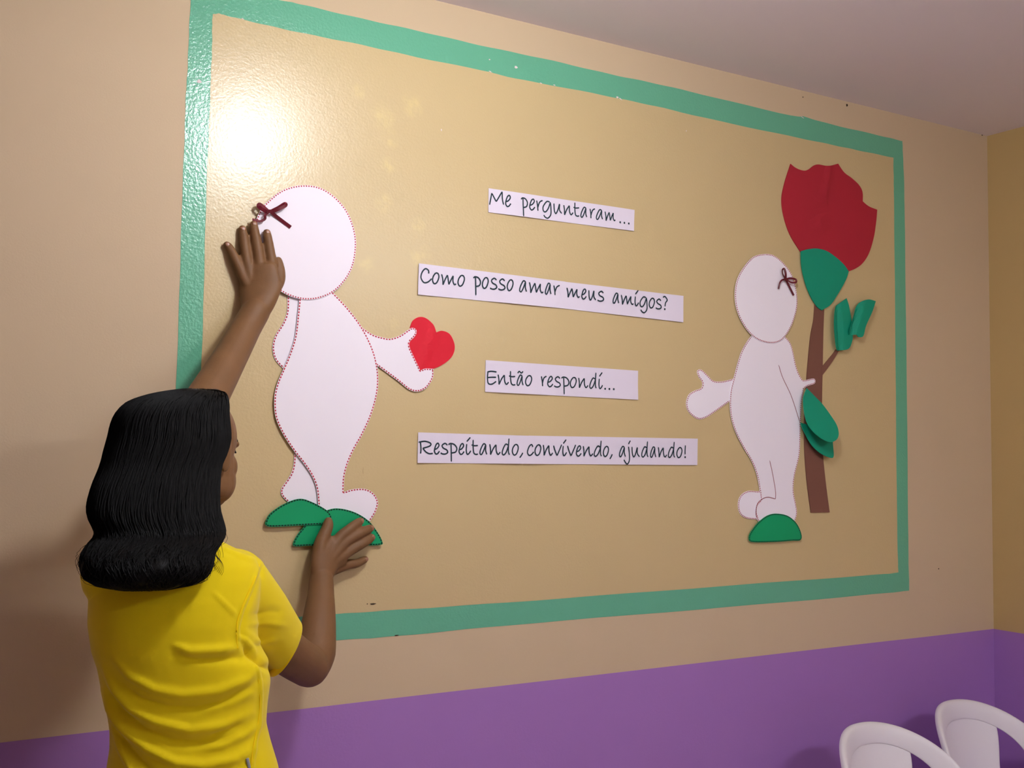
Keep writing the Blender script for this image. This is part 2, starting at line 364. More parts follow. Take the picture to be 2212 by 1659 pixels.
hd2 = lay(2.0)+TH
bow(r2, [([(1697,603,.004),(1691,592,.006),(1690,583,.006),(1694,581,.011),(1697,590,.012),(1697,602,.008)], .006),
         ([(1698,603,.004),(1708,601,.008),(1719,604,.010),(1719,610,.012),(1709,610,.011),(1699,604,.008)], .0055),
         ([(1697,603,.006),(1704,617,.004),(1714.5,638,.004)], .0055),
         ([(1695,603,.006),(1688,606,.006),(1684,613,.006),(1681.5,624,.004)], .0045),
         ([(1693,605,.010),(1697,601,.012),(1700,605,.010)], .0055)], .006, hd2)

# ------------------------------------------------------------------ flower
r3 = empty('foam_flower', at(1770, 1105, 0), 'tall red foam flower with a brown stem and green leaves', 'wall decoration')
piece('stem', [(1758,655,1),(1755.6,691),(1748.8,728),(1742.5,794),(1739.4,838),(1736,888),(1736,966.5),(1741,1038.6),(1750,1107.5,1),(1790.5,1106.6,1),(1781.7,1038.6),(1775.4,969.6),(1773.9,875.5),(1775.4,794),(1777,715.7),(1779,660,1)], 0, M_brown, r3)
piece('branch', [(1772,795,1),(1797.4,764.3),(1803,755,1),(1811,757,1),(1794,784.6),(1773,813,1)], .1, M_brown, r3)
pC = at(1770, 520, 0); pA = at(1790, 360, 0); pB = at(1763, 530, 0)
def pcr(x, z):
    n = Vector((-(pB.z-pA.z), pB.x-pA.x)).normalized(); s = (x-pA.x)*n.x+(z-pA.z)*n.y
    return .003*exp(-(s/.012)**2)*min(1, max(0, (z-pC.z)/.05))
piece('petals', [(1706,354.5,1),(1718.4,363.8),(1734,369),(1745,366.4),(1755.6,358.5),(1766,355.8),(1787.4,359),(1808.6,354,1),(1821.9,373),(1837.8,385),(1853.7,400),(1861.3,415.5),(1861.8,435.4,1),(1874.9,446),(1893,453.4,1),(1890.8,479),(1885.5,513.6),(1874.9,548),(1861,569.3),(1846,580.5),(1829.8,587,1),(1770,600,1),(1726.4,543,1),(1705,508),(1692,471),(1686.6,434),(1692,399.6)], .1, M_petal, r3, bend=pcr)
piece('calyx', [(1726.4,543.5,1),(1742,539),(1760.9,537.6),(1782,542.8),(1803.3,557.3),(1819.2,572),(1830,587,1),(1821.9,609),(1803.3,640.9),(1790,659.4),(1771.5,670.8,1),(1759.6,660.8),(1745,635.6),(1734.4,606.4),(1727.7,574.6)], 1.5, M_leaf, r3)
def bend_line(a, b, amp, w, base=0):
    A = at(*a, 0); B = at(*b, 0); n = Vector((-(B.z-A.z), B.x-A.x)).normalized()
    return lambda x, z: base+amp*exp(-(((x-A.x)*n.x+(z-A.z)*n.y)/w)**2)
piece('leaf', [(1819,645.6,1),(1806,655.5),(1795.3,670),(1792.5,696.6),(1793.5,723),(1796.7,749.6),(1800,758,1),(1821.9,755),(1829.8,741.6),(1832.5,723),(1829,691),(1824,662)], 1, M_leaf, r3, bend=bend_line((1800,650), (1806,760), -.006, .010, .012))
piece('leaf', [(1861.6,648.8),(1877,652.5,1),(1869.6,675),(1856.3,704.5),(1850,727),(1840.4,729.7),(1835,724.4),(1825,725.8),(1821,717.8),(1827,696.6),(1837.8,672.7),(1848.4,654)], 3, M_leaf, r3, bend=lambda x, z: bend_line((1846,650), (1826,728), -.012, .009, .016)(x, z))
def lbend(x, z):
    a = at(1722, 913, 0); return .006+.05*max(0, (a.z-z)/.12)*.25
piece('leaf', [(1722,913,1),(1726,928),(1741,960),(1759.7,979),(1778.6,988.2),(1787,986.5),(1788,966.5),(1784.8,944),(1760,925,1)], 2, M_leaf, r3, bend=lbend)
def ubend(x, z):
    a = at(1733, 839.5, 0); t = max(0, (a.z-z)/.11); return .008+.022*t*t
piece('leaf', [(1733,839,1),(1747,853.6),(1766,875.5),(1780,900.6),(1786.6,919.4),(1784.8,937),(1775.4,949.5),(1759.7,955),(1744,948),(1730,931),(1723.7,914),(1722.8,888),(1725,859.9)], 3, M_leaf, r3, bend=ubend)

# ------------------------------------------------------------------ paper strips and lettering
G = {
 'o': [[(.5,1),(.15,.68),(.04,.3),(.28,0),(.68,.12),(.97,.6),(.85,.93),(.5,1)]],
 'a': [[(.9,.9),(.55,1),(.15,.5),(.04,.12),(.25,0),(.55,.35),(.86,.92)],[(.88,.9),(.84,.4),(1,0)]],
 'c': [[(.88,.78),(.68,1),(.32,.82),(.05,.3),(.25,.0),(.6,.04),(1,.32)]],
 'e': [[(.12,.42),(.55,.52),(.9,.78),(.72,1),(.35,.85),(.05,.3),(.3,0),(.65,.03),(1,.26)]],
 'm': [[(0,1),(.08,.5),(.09,0)],[(.09,0),(.24,.5),(.4,.92)],[(.4,.92),(.46,.45),(.5,.04)],[(.5,.04),(.64,.45),(.8,.85)],[(.8,.85),(.78,.35),(.88,.03),(1,.1)]],
 'n': [[(0,1),(.07,.5),(.07,0)],[(.07,0),(.32,.55),(.6,.95)],[(.6,.95),(.62,.35),(.78,.03),(1,.25)]],
 'u': [[(0,1),(.06,.3),(.24,0),(.5,.35),(.72,.95)],[(.74,.95),(.72,.35),(1,.0)]],
 'r': [[(0,1),(.16,.5),(.2,0)],[(.18,.3),(.5,.82),(1,1)]],
 's': [[(.95,.82),(.62,1),(.22,.8),(.4,.55),(.85,.38),(.98,.15),(.68,0),(.3,.0),(0,.1)]],
 'p': [[(.3,.98),(.33,.3),(.35,-.72)],[(0,.88),(.25,1),(.7,.9),(1,.55),(.85,.2),(.36,.1)]],
 'd': [[(.82,.92),(.5,1),(.15,.55),(.03,.15),(.25,0),(.6,.3),(.88,.88)],[(.95,1.55),(.88,.8),(.88,.25),(1,0)]],
 'g': [[(.85,.95),(.5,1),(.1,.55),(.08,.15),(.32,0),(.65,.3),(.9,.88)],[(.9,.95),(.98,.4),(.95,-.25),(.62,-.6),(.3,-.52),(.12,-.3)]],
 't': [[(.25,1.38),(.25,.7),(.36,.15),(.65,0),(1,.03)],[(0,.9),(.45,.82),(1,.84)]],
 'i': [[(.12,.98),(.02,.4),(.2,.03),(.55,.06),(1,.34)],[(.12,1.2),(.9,1.6)]],
 'j': [[(.85,1),(1,.4),(.98,-.35),(.62,-.72),(.3,-.6),(0,-.3)],[(.85,1.25),(1.2,1.6)]],
 'v': [[(0,1),(.22,.4),(.42,0)],[(.42,0),(.72,.55),(1,1.1)]],
 'M': [[(.16,1.05),(.08,.5),(0,0)],[(.16,1.05),(.48,.28)],[(.48,.28),(.9,1.18)],[(.9,1.18),(.92,.5),(1,0)]],
 'C': [[(.74,.85),(.7,1.15),(.42,1.3),(.12,.95),(.03,.45),(.3,.02),(.68,.08),(1,.38)]],
 'E': [[(1,1.2),(.45,1.27),(.04,1.2)],[(.1,1.2),(.06,.6),(.14,.08),(.5,0),(.95,.27)],[(.08,.66),(.5,.68),(.95,.68)]],
 'R': [[(0,1.08),(.45,1.17),(.84,.98),(.78,.72),(.28,.5)],[(.13,1.12),(.17,.5),(.14,0)],[(.3,.52),(.5,.18),(.75,.0),(1,.03)]],
 '~': [[(0,0),(.3,.5),(.65,.05),(1,.5)]],
 ',': [[(1,.22),(.5,-.05),(0,-.25)]],
 '!': [[(.6,1.22),(.4,.75),(.35,.32)]],
 '?': [[(0,1.25),(.45,1.35),(1,1.0),(.6,.7),(.45,.32)]],
}
def strip(label, quads, words, d0, curls=None):
    allx = [p for q in quads for p in q]
    cx = sum(p[0] for p in allx)/len(allx); cy = sum(p[1] for p in allx)/len(allx)
    r = empty('paper_strip', at(cx, cy, 0), label, 'paper strip', 'paper strips with the message')
    c = at(cx, cy, 0)
    bot = lambda x: sin(x*23+cx)*.0007+.0011
    for i, q in enumerate(quads):
        P = []
        for (a, b) in zip(q, q[1:]+q[:1]):
            for j in range(10): P.append((a[0]+(b[0]-a[0])*j/10, a[1]+(b[1]-a[1])*j/10))
        plate('paper_sheet', wall2(P), d0+i*.0004, .0003, M_paper, r, bend=lambda x, z: bot(x)+max(0, (c.z-z))*.03*(1+sin(x*17)), sub=3)
    dd = lambda x, z: d0+len(quads)*.0004+.0003+bot(x)+max(0, (c.z-z))*.03*(1+sin(x*17))
    for w in words:
        paths = []
        for ch, x0, x1, base, xh in w:
            if ch == '.':
                dots = [wall2([(x0+1.7*cos(t)*k, base+1.7*sin(t)*k) for t in [i*pi/4 for i in range(9)]]) for k in (.55,)]
                paths += dots; continue
            for st in G[ch]:
                paths.append(wall2(crom([(x0+(x1-x0)*u, base+(u-.5)*xh*.0-v*xh) for u, v in st], False, 7)))
            if ch in '!?':
                xx = x0+(x1-x0)*.4; paths.append(wall2([(xx+.9*cos(t), base-1+.9*sin(t)) for t in [i*pi/4 for i in range(9)]]))
        V, Fs = ribbons(paths, .0034, dd)
        mesh('lettering', V, Fs, M_ink, r, recalc=False)
def words(spec, sc, ox, oy, b0, bs, xh):
    """spec: list of words, each a list of (char, x0, x1); baseline y = b0+bs*x, x-height xh (crop pixels)"""
    out = []
    for w in spec:
        L = []
        for ch, x0, x1 in w:
            xc = (x0+x1)/2; h = xh(xc) if callable(xh) else xh; by = b0+bs*xc
            if ch == '~': by -= h*1.2; h = h*.35
            L.append((ch, ox+x0/sc, ox+x1/sc, oy+by/sc, h/sc))
        out.append(L)
    return out
w1 = words([[('M',105,300),('e',325,402)], [('p',545,635),('e',662,740),('r',765,850),('g',848,970),('u',1010,1120),('n',1150,1280),('t',1285,1365),('a',1385,1470),('r',1515,1585),('a',1600,1690),('m',1725,1870),('.',1938,1939),('.',1998,1999),('.',2060,2061)]],
           6.506, 1040, 395, 283, .1415, lambda x: 160-.016*x)
strip('short white paper strip lettered Me perguntaram..., topmost of the four', [[(1054.5,407),(1369.7,453.8),(1367.7,499.5),(1053.7,459)]], w1, .0012)
w2 = words([[('C',120,290),('o',300,405),('m',445,670),('o',695,800)], [('p',935,1045),('o',1070,1165),('s',1190,1295),('s',1315,1420),('o',1450,1545)], [('a',1640,1750),('m',1795,2010),('a',2040,2130),]], 7.135, 890, 560, 347, .0925, 166)
w2[2] += words([[('r',35,130)]], 7.373, 1190, 580, 415, .1325, 155)[0]
w2 += words([[('m',245,445),('e',475,550),('u',590,700),('s',725,825)], [('a',970,1065),('m',1105,1300),('i',1325,1385),('g',1400,1520),('o',1550,1640),('s',1655,1745),('?',1772,1840)]], 7.373, 1190, 580, 418, .1325, 155)
strip('long white paper strip lettered Como posso amar meus amigos?, joined from three sheets', [[(1217,608.5),(1474.8,639.4),(1474,696.5),(1219,667)], [(1016,583),(1220,608.5),(1219.5,667),(1020,648)], [(903.2,569.3),(1022,583.7),(1022.5,648),(900.8,636.8)]], w2, .0012)
w3 = words([[('E',95,225),('n',245,385),('t',390,475),('a',495,580),('~',508,582),('o',610,700)], [('r',830,900),('e',910,985),('s',1000,1085),('p',1100,1200),('o',1215,1300),('n',1330,1455),('d',1475,1565),('i',1600,1650),('.',1685,1686),('.',1742,1743),('.',1802,1803)]], 6.231, 1035, 770, 367, .041, 136)
strip('short white paper strip lettered Então respondi..., third from the top', [[(1047.8,778),(1377.4,801),(1376.6,863.6),(1046.4,846.5)]], w3, .0012)
w4 = words([[('R',85,300),('e',320,400),('s',415,525),('p',535,660),('e',690,770),('i',800,870),('t',880,975),('a',1000,1105),('n',1150,1305),('d',1330,1440),('o',1480,1575),(',',1590,1640)], [('c',1705,1805),('o',1820,1915),('n',1950,2090)]], 6.9125, 890, 920, 412, .0145, 158)
w4b = words([[('v',30,150),('i',165,222),('v',235,355),('e',360,435),('n',465,605),('d',620,730),('o',755,835),(',',850,888)], [('a',990,1080),('j',1058,1140),('u',1180,1290),('d',1320,1415),('a',1450,1530),('n',1570,1690),('d',1710,1805),('o',1835,1915),('!',1952,1970)]], 6.806, 1190, 925, 401, .016, 148)
w4[1] += w4b[0]; w4.append(w4b[1])
strip('longest white paper strip lettered Respeitando, convivendo, ajudando!, lowest of the four', [[(1140,941),(1505.5,947.5),(1504.6,1004.6),(1142,1002)], [(902,934),(1148,941.5),(1148,1002),(899.9,999.8)]], w4, .0012)

# ------------------------------------------------------------------ tubes and remesh
def tube(V, Fs, pts, rads, flat=1.0, wide=None, n=20, caps=True):
    """closed tube with round ends; flat = thickness ratio across the axis not 'wide'"""
    P = [Vector(p) for p in pts]; R = list(rads)
    # resample smooth
    Q = []; RR = []; FL = flat if isinstance(flat, (list, tuple)) else [flat]*len(P); FF = []
    for i in range(len(P)-1):
        p = P[max(0, i-1)]; a = P[i]; b = P[i+1]; q = P[min(len(P)-1, i+2)]
        for j in range(6):
            t = j/6; Q.append(.5*((2*a)+(b-p)*t+(2*p-5*a+4*b-q)*t*t+(-p+3*a-3*b+q)*t**3)); s = t*t*(3-2*t); RR.append(R[i]+(R[i+1]-R[i])*t); FF.append(FL[i]+(FL[i+1]-FL[i])*t)
    Q.append(P[-1]); RR.append(R[-1]); FF.append(FL[-1])
    rings = []
    t0 = (Q[1]-Q[0]).normalized(); t1 = (Q[-1]-Q[-2]).normalized()
    k = 4
    for j in range(1, k+1):
        a = pi/2*(1-j/(k+1)); rings.append((Q[0]-t0*RR[0]*sin(a)*FF[0], RR[0]*cos(a), t0, FF[0]))
    for i, q in enumerate(Q):
        rings.append((q, RR[i], (Q[min(len(Q)-1, i+1)]-Q[max(0, i-1)]).normalized(), FF[i]))
    for j in range(1, k+1):
        a = pi/2*j/(k+1); rings.append((Q[-1]+t1*RR[-1]*sin(a)*FF[-1], RR[-1]*cos(a), t1, FF[-1]))
    w = Vector(wide) if wide is not None else (Vector((0, 0, 1)) if abs(t0.z) < .8 else Vector((1, 0, 0)))
    base = len(V)
    for c, r, t, fl in rings:
        a = (w-t*w.dot(t)).normalized(); b = t.cross(a)
        for i in range(n):
            th = 2*pi*i/n; V.append(c+a*r*cos(th)+b*r*fl*sin(th))
    m = len(rings)
    for j in range(m-1):
        for i in range(n):
            a = base+j*n+i; b = base+j*n+(i+1) % n; Fs.append((a, b, b+n, a+n))
    Fs.append(tuple(base+i for i in range(n))[::-1]); Fs.append(tuple(base+(m-1)*n+i for i in range(n)))
def ell(V, Fs, c, ax, n=20, m=14):
    """ellipsoid; ax = three axis vectors"""
    base = len(V)
    for j in range(1, m):
        ph = pi*j/m
        for i in range(n):
            th = 2*pi*i/n; V.append(c+ax[0]*sin(ph)*cos(th)+ax[1]*sin(ph)*sin(th)+ax[2]*cos(ph))
    for j in range(m-2):
        for i in range(n):
            a = base+j*n+i; b = base+j*n+(i+1) % n; Fs.append((a, b, b+n, a+n))
    Fs.append(tuple(base+i for i in range(n))[::-1]); Fs.append(tuple(base+(m-2)*n+i for i in range(n)))
def loft(V, Fs, rings):
    base = len(V); n = len(rings[0])
    for r in rings: V.extend(r)
    for j in range(len(rings)-1):
        for i in range(n):
            a = base+j*n+i; b = base+j*n+(i+1) % n; Fs.append((a, b, b+n, a+n))
    Fs.append(tuple(base+i for i in range(n))[::-1]); Fs.append(tuple(base+(len(rings)-1)*n+i for i in range(n)))
def remesh(V, Fs, vox, smooth, fac=.5):
    me = bpy.data.meshes.new('t'); me.from_pydata([tuple(v) for v in V], [], Fs)
    bm = bmesh.new(); bm.from_mesh(me); bmesh.ops.recalc_face_normals(bm, faces=bm.faces); bm.to_mesh(me); bm.free()
    o = bpy.data.objects.new('t', me); COL.objects.link(o)
    md = o.modifiers.new('r', 'REMESH'); md.mode = 'VOXEL'; md.voxel_size = vox
    if smooth:
        ms = o.modifiers.new('s', 'SMOOTH'); ms.factor = fac; ms.iterations = smooth
    dg = bpy.context.evaluated_depsgraph_get(); ev = o.evaluated_get(dg)
    out = bpy.data.meshes.new_from_object(ev)
    bpy.data.objects.remove(o); bpy.data.meshes.remove(me); out.materials.clear()
    return out

# ------------------------------------------------------------------ person
ROOT = Vector((-2.66, -.36, 0))
V = []; Fs = []
# left arm, raised
elL = at(408, 925, .235); wrL = at(553, 672, .045); shL = at(245, 1222, .34)
tube(V, Fs, [shL, at(330, 1075, .29), elL, at(450, 855, .17), at(497, 772, .10), at(532, 708, .058), wrL], [.050, .043, .039, .0385, .0335, .0300, .0290], n=24)
# right arm
shR = at(520, 1262, .35); elR = at(667, 1440, .185); wrR = at(694, 1248, .045)
tube(V, Fs, [shR, at(556, 1335, .315), at(612, 1402, .255), elR], [.050, .044, .0415, .0395], n=24)
tube(V, Fs, [at(668, 1441, .183), at(682, 1408, .155), at(689, 1340, .11), at(693, 1285, .07), wrR], [.0385, .0395, .034, .0275, .0245], n=24)
def hand(wr, palm, knu, fingers, thumb, wide):
    tube(V, Fs, [wr[0], palm[0], knu[0]], [wr[1], palm[1], knu[1]], flat=[.75, .42, .33], wide=wide, n=28)
    for pts, rd in fingers+[thumb]: tube(V, Fs, pts, rd, n=14)
Dn = .0035
lf = [([at(548,640, 0.0280), at(523,592, 0.0190), at(507,557, 0.0170), at(496,536, 0.0110), at(490,529, 0.0095)], [.0125,.0115,.0098,.0088,.0076]),
      ([at(552,640, 0.0280), at(537,583, 0.0210), at(530,542, 0.0180), at(526,510, 0.0120), at(523.5,495, 0.0100)], [.0135,.0122,.0110,.0098,.0084]),
      ([at(558,640, 0.0330), at(561,578, 0.0270), at(555,530, 0.0230), at(550,500, 0.0180), at(548,485, 0.0150)], [.0135,.0124,.0114,.0100,.0085]),
      ([at(565,640, 0.0370), at(586,580, 0.0300), at(583,545, 0.0270), at(578.5,516, 0.0220), at(576.5,503, 0.0190)], [.0135,.0122,.0110,.0098,.0084])]
hand((wrL, .0300), (at(562, 622, .031), .0450), (at(558, 580, .026), .0385), lf,
     ([at(574,640,.034), at(597,616,.030), at(605,594,.025), at(602,570,.021), at(601,563,.020)], [.016,.0140,.0120,.0100,.0085]), RT)
wd = (at(745, 1230, .04)-at(715, 1160, .04)).normalized()
rf = [([at(700,1215, 0.0410), at(731,1165, 0.0320), at(754,1144, 0.0300), at(772,1130, 0.0240), at(779,1125.5, 0.0215)], [.0145,.0122,.0112,.0098,.0082]),
      ([at(702,1220, 0.0410), at(743,1173, 0.0330), at(776,1153, 0.0300), at(794,1144, 0.0240), at(800.5,1141, 0.0215)], [.0145,.0122,.0112,.0100,.0084]),
      ([at(704,1225, 0.0400), at(750,1193, 0.0310), at(781,1175, 0.0290), at(797,1165, 0.0230), at(803,1161, 0.0205)], [.0145,.0120,.0110,.0098,.0082]),
      ([at(708,1235, 0.0280), at(749,1220, 0.0180), at(770,1217, 0.0160), at(783,1211, 0.0110), at(789,1208, 0.0095)], [.0135,.0112,.0098,.0088,.0074])]
hand((wrR, .0245), (at(707, 1205, .037), .0370), (at(735, 1188, .032), .0345), rf,
     ([at(688,1205,.038), at(693,1172,.034), at(706,1143,.029), at(709,1130,.025), at(709.5,1126,.024)], [.017,.0138,.0124,.0112,.0092]), wd)
# head
HC = at(415, 968, .305)
PH = radians(47); HF = Vector((sin(PH), cos(PH), -.06)).normalized(); HL = Vector((0, 0, 1)).cross(HF).normalized(); HU = HF.cross(HL)
def hp3(f, l, u): return HC+HF*f+HL*l+HU*u
ell(V, Fs, hp3(-.008, 0, .018), (HF*.092, HL*.075, HU*.084), 28, 20)
ell(V, Fs, hp3(.020, 0, -.032), (HF*.068, HL*.064, HU*.074), 24, 16)
ell(V, Fs, hp3(.030, 0, -.078), (HF*.050, HL*.050, HU*.032), 20, 14)         # face block
ell(V, Fs, hp3(.052, 0, -.088), (HF*.030, HL*.030, HU*.022), 18, 12)         # chin
for s in (-1, 1):
    ell(V, Fs, hp3(.046, s*.034, -.030), (HF*.030, HL*.026, HU*.030), 18, 12)  # cheeks
    ell(V, Fs, hp3(.034, s*.036, -.056), (HF*.038, HL*.027, HU*.038), 18, 12)
    ell(V, Fs, hp3(.018, s*.050, -.060), (HF*.036, HL*.014, HU*.026), 16, 10)   # jaw angle
    ell(V, Fs, hp3(.066, s*.030, .012), (HF*.014, HL*.024, HU*.010), 16, 10)   # brow
    ell(V, Fs, hp3(-.012, s*.073, -.012), (HF*.018, HL*.006, HU*.030), 14, 10)  # ears
    ell(V, Fs, hp3(.086, s*.011, -.036), (HF*.012, HL*.009, HU*.008), 12, 8)   # nostrils
tube(V, Fs, [hp3(.076, 0, .004), hp3(.088, 0, -.014), hp3(.099, 0, -.033)], [.008, .009, .011], n=14)
ell(V, Fs, hp3(.078, 0, -.060), (HF*.012, HL*.024, HU*.0055), 16, 8)
ell(V, Fs, hp3(.076, 0, -.068), (HF*.012, HL*.020, HU*.006), 16, 8)
# neck, torso, hips, legs
nb = at(345, 1190, .37)
tube(V, Fs, [hp3(-.025, 0, -.05), hp3(-.045, 0, -.11), nb], [.056, .052, .056], n=24)
LAT = Vector((cos(radians(12)), -sin(radians(12)), 0)); DEP = Vector((0, 0, 1)).cross(LAT)
def row(py, l, r, d, hd, shrink=0, n=48, e=2.4):
    a = at(l, py, d); b = at(r, py, d); c = (a+b)/2; c2 = c; w = abs((b-a).dot(LAT))/2-shrink
    R = []
    for i in range(n):
        t = 2*pi*i/n; ct, st = cos(t), sin(t)
        R.append(c2+LAT*w*math.copysign(abs(ct)**(2/e), ct)+DEP*(hd-shrink)*math.copysign(abs(st)**(2/e), st))
    return R
TROWS = [(1172,285,475,.37,.045),(1186,250,500,.37,.058),(1202,222,532,.368,.068),(1222,205,550,.365,.08),(1250,197,556,.363,.09),(1290,192,553,.362,.10),(1340,190,548,.362,.105),(1395,198,550,.362,.105),
         (1431,211,572,.364,.104),(1476,220,576,.366,.10),(1521,231,570,.368,.096),(1566,239,567,.370,.094),(1606,239,576,.370,.098),(1659,230,591,.370,.106),(1720,220,603,.37,.114),(1800,214,612,.37,.12),(1850,212,616,.37,.12)]
loft(V, Fs, [row(*r, shrink=.014 if r[0] < 1600 else .024) for r in TROWS])
hipc = at(415, 1850, .37)
for s in (-1, 1):
    hx = hipc+LAT*s*.085
    foot = Vector((hx.x+s*.02, -.36, .07))
    tube(V, Fs, [hx+Vector((0, 0, .02)), hx.lerp(foot, .45)+Vector((0, .0, 0)), hx.lerp(foot, .68)+Vector((0, -.015, 0)), foot], [.074, .055, .052, .036], n=20)
    tube(V, Fs, [foot+Vector((0, -.03, -.03)), foot+Vector((0, .09, -.042)), foot+Vector((0, .17, -.05))], [.034, .034, .022], flat=[1, .7, .6], wide=(1, 0, 0), n=16)
bm_ = remesh(V, Fs, .0024, 5)
print('ymax body', max(v.co.y for v in bm_.vertices), min(v.co.z for v in bm_.vertices))
person = link('person', bm_, M_skin, None, ROOT, smooth=True)
tag(person, 'woman with black shoulder-length hair and yellow t-shirt pressing both hands on the mural', 'person')
# nails
def nail(p, t, up, l=.0105, w=.0075):
    t = (t-up*t.dot(up)).normalized(); s = t.cross(up)
    VV = []; FF = []
    ell(VV, FF, p, (t*l/2, s*w/2, up*.0014), 12, 6)
    mesh('fingernail', VV, FF, M_nail, person, smooth=True)
for fl in (lf+[([at(598,622,.030), at(602,570,.021), at(601,563,.020)], [0, .0085, .0065])], rf+[([at(693,1172,.034), at(709,1130,.025), at(709.5,1126,.024)], [0, .0095, .0075])]):
    for pts, rd in fl:
        a, b = pts[-2], pts[-1]; t = (b-a).normalized(); up = Vector((0, -1, 0)); up = (up-t*up.dot(t)).normalized()
        nail(b-t*.001+up*(rd[-1]*.86), t, up, w=rd[-1]*1.25)
# eyes, brows, lips
for s in (-1, 1):
    VV = []; FF = []; ell(VV, FF, hp3(.067, s*.031, -.006), (HF*.012, HL*.012, HU*.0105), 16, 10)
    e = mesh('eye', VV, FF, M_eye, person, smooth=True)
    VV = []; FF = []; ell(VV, FF, hp3(.0775, s*.031, -.007), (HF*.002, HL*.0052, HU*.0052), 14, 8)
    mesh('iris', VV, FF, M_shoe, e, smooth=True)
    VV = []; FF = []; tube(VV, FF, [hp3(.072, s*.044, -.003), hp3(.080, s*.034, .003), hp3(.079, s*.020, -.001)], [.0016]*3, n=6)
    mesh('eyelashes', VV, FF, M_hair, person)
    VV = []; FF = []; tube(VV, FF, [hp3(.066, s*.050, .016), hp3(.079, s*.036, .023), hp3(.082, s*.016, .018)], [.0022, .0034, .0026], flat=.5, n=8)
    mesh('eyebrow', VV, FF, M_hair, person)
VV = []; FF = []; ell(VV, FF, hp3(.0835, 0, -.0605), (HF*.0075, HL*.021, HU*.0045), 16, 8); ell(VV, FF, hp3(.082, 0, -.0685), (HF*.0075, HL*.018, HU*.005), 16, 8)
mesh('lips', VV, FF, M_lip, person, smooth=True)

# shirt
V = []; Fs = []
loft(V, Fs, [row(*r) for r in TROWS])
slR = [at(503, 1262, .355), at(553, 1325, .32), at(603, 1390, .272), at(648, 1432, .235)]
tube(V, Fs, slR, [.060, .0575, .0515, .0495], n=32)
slL = [at(262, 1240, .35), at(290, 1160, .32), at(335, 1075, .29)]
tube(V, Fs, slL, [.062, .058, .050], n=32)
me = remesh(V, Fs, .0034, 7)
# folds
n = len(me.vertices); P = np.empty(n*3); me.vertices.foreach_get('co', P); P = P.reshape(-1, 3)
Nn = np.empty(n*3); me.vertices.foreach_get('normal', Nn); Nn = Nn.reshape(-1, 3)
px = proj_np(P); facing = np.clip(((np.array(CAM)-P)*Nn).sum(1)/np.linalg.norm(np.array(CAM)-P, axis=1)*3+.6, 0, 1)
def pl_dist(px, L):
    best = np.full(len(px), 1e9); tt = np.zeros(len(px)); tot = len(L)-1
    for i in range(tot):
        a = np.array(L[i], float); b = np.array(L[i+1], float); ab = b-a
        t = np.clip(((px-a)@ab)/(ab@ab), 0, 1); d = np.linalg.norm(px-(a+t[:, None]*ab), axis=1)
        m_ = d < best; best[m_] = d[m_]; tt[m_] = ((i+t)/tot)[m_]
    return best, tt
folds = [([(376,1394),(410,1406),(471,1404),(509,1399)], 9, .0065), ([(376,1416),(430,1426),(500,1422),(545,1422)], 9, -.004),
 ([(250,1425),(284,1461),(335,1489),(395,1500),(471,1492),(531,1467),(556,1440)], 10, .006),
 ([(262,1475),(300,1508),(360,1527),(420,1530),(480,1520),(540,1490)], 9, -.005),
 ([(226,1440),(250,1490),(285,1530),(335,1558),(410,1577),(486,1566),(540,1540)], 9, .007),
 ([(236,1490),(262,1535),(310,1575),(370,1600),(430,1604),(490,1596)], 10, -.006),
 ([(226,1490),(240,1530),(262,1568),(320,1617),(380,1648),(441,1654),(501,1641),(546,1618)], 9, .008),
 ([(236,1545),(256,1590),(300,1640),(330,1670),(400,1690)], 10, -.006),
 ([(238,1545),(248,1580),(266,1620),(284,1656),(300,1690)], 7, .006),
 ([(441,1537),(500,1518),(550,1490)], 8, .004), ([(430,1618),(480,1610),(530,1585),(560,1560)], 8, .004), ([(450,1590),(520,1560)], 7, -.003),
 ([(548,1428),(560,1470),(561,1506),(558,1560),(546,1612),(542,1659),(545,1720)], 4, .0035),
 ([(560,1218),(541,1270),(520,1318),(511,1355),(512,1404)], 4, .0032), ([(567,1222),(549,1272),(529,1320),(519,1355),(520,1395)], 5, -.0025),
 ([(512,1375),(528,1382),(540,1398),(552,1425)], 6, .004), ([(526,1398),(540,1416),(560,1433),(585,1450)], 7, -.009),
 ([(530,1350),(575,1345),(620,1352)], 6, .002), ([(535,1330),(580,1320),(612,1322)], 7, -.0018), ([(520,1360),(560,1390),(590,1410)], 8, .0025),
 ([(540,1386),(575,1385),(600,1380)], 6, .0022), ([(460,1280),(490,1310),(510,1330)], 5, .002), ([(380,1300),(378,1360)], 12, .001),
 ([(470,1182),(520,1202),(562,1216)], 5, .003)]
disp = np.zeros(n)
for L, w, a in folds:
    d_, t_ = pl_dist(px, L); w_ = w*(.75+.5*t_); e_ = np.clip(np.minimum(t_, 1-t_)*5, 0, 1)
    disp += a*np.exp(-(d_/w_)**2)*(.25+.75*e_)
disp = disp*facing*1.12
P2 = P+Nn*disp[:, None]
me.vertices.foreach_set('co', P2.ravel()); me.update()
bm = bmesh.new(); bm.from_mesh(me)
def cut(pt, no, sel, rad):
    c = Vector(pt); fs = [f for f in bm.faces if (f.calc_center_median()-c).length < rad and sel(f.calc_center_median())]
    ge = set(fs)
    for f in fs: ge.update(f.edges); ge.update(f.verts)
    bmesh.ops.bisect_plane(bm, geom=list(ge), plane_co=c, plane_no=no, clear_outer=False)
    dead = [f for f in bm.faces if (f.calc_center_median()-c).dot(no) > 1e-6 and (f.calc_center_median()-c).length < rad and sel(f.calc_center_median())]
    bmesh.ops.delete(bm, geom=dead, context='FACES')
hemc = at(615, 1399, .265); hn = (RT*.86-UP*.47+FW*.42).normalized()
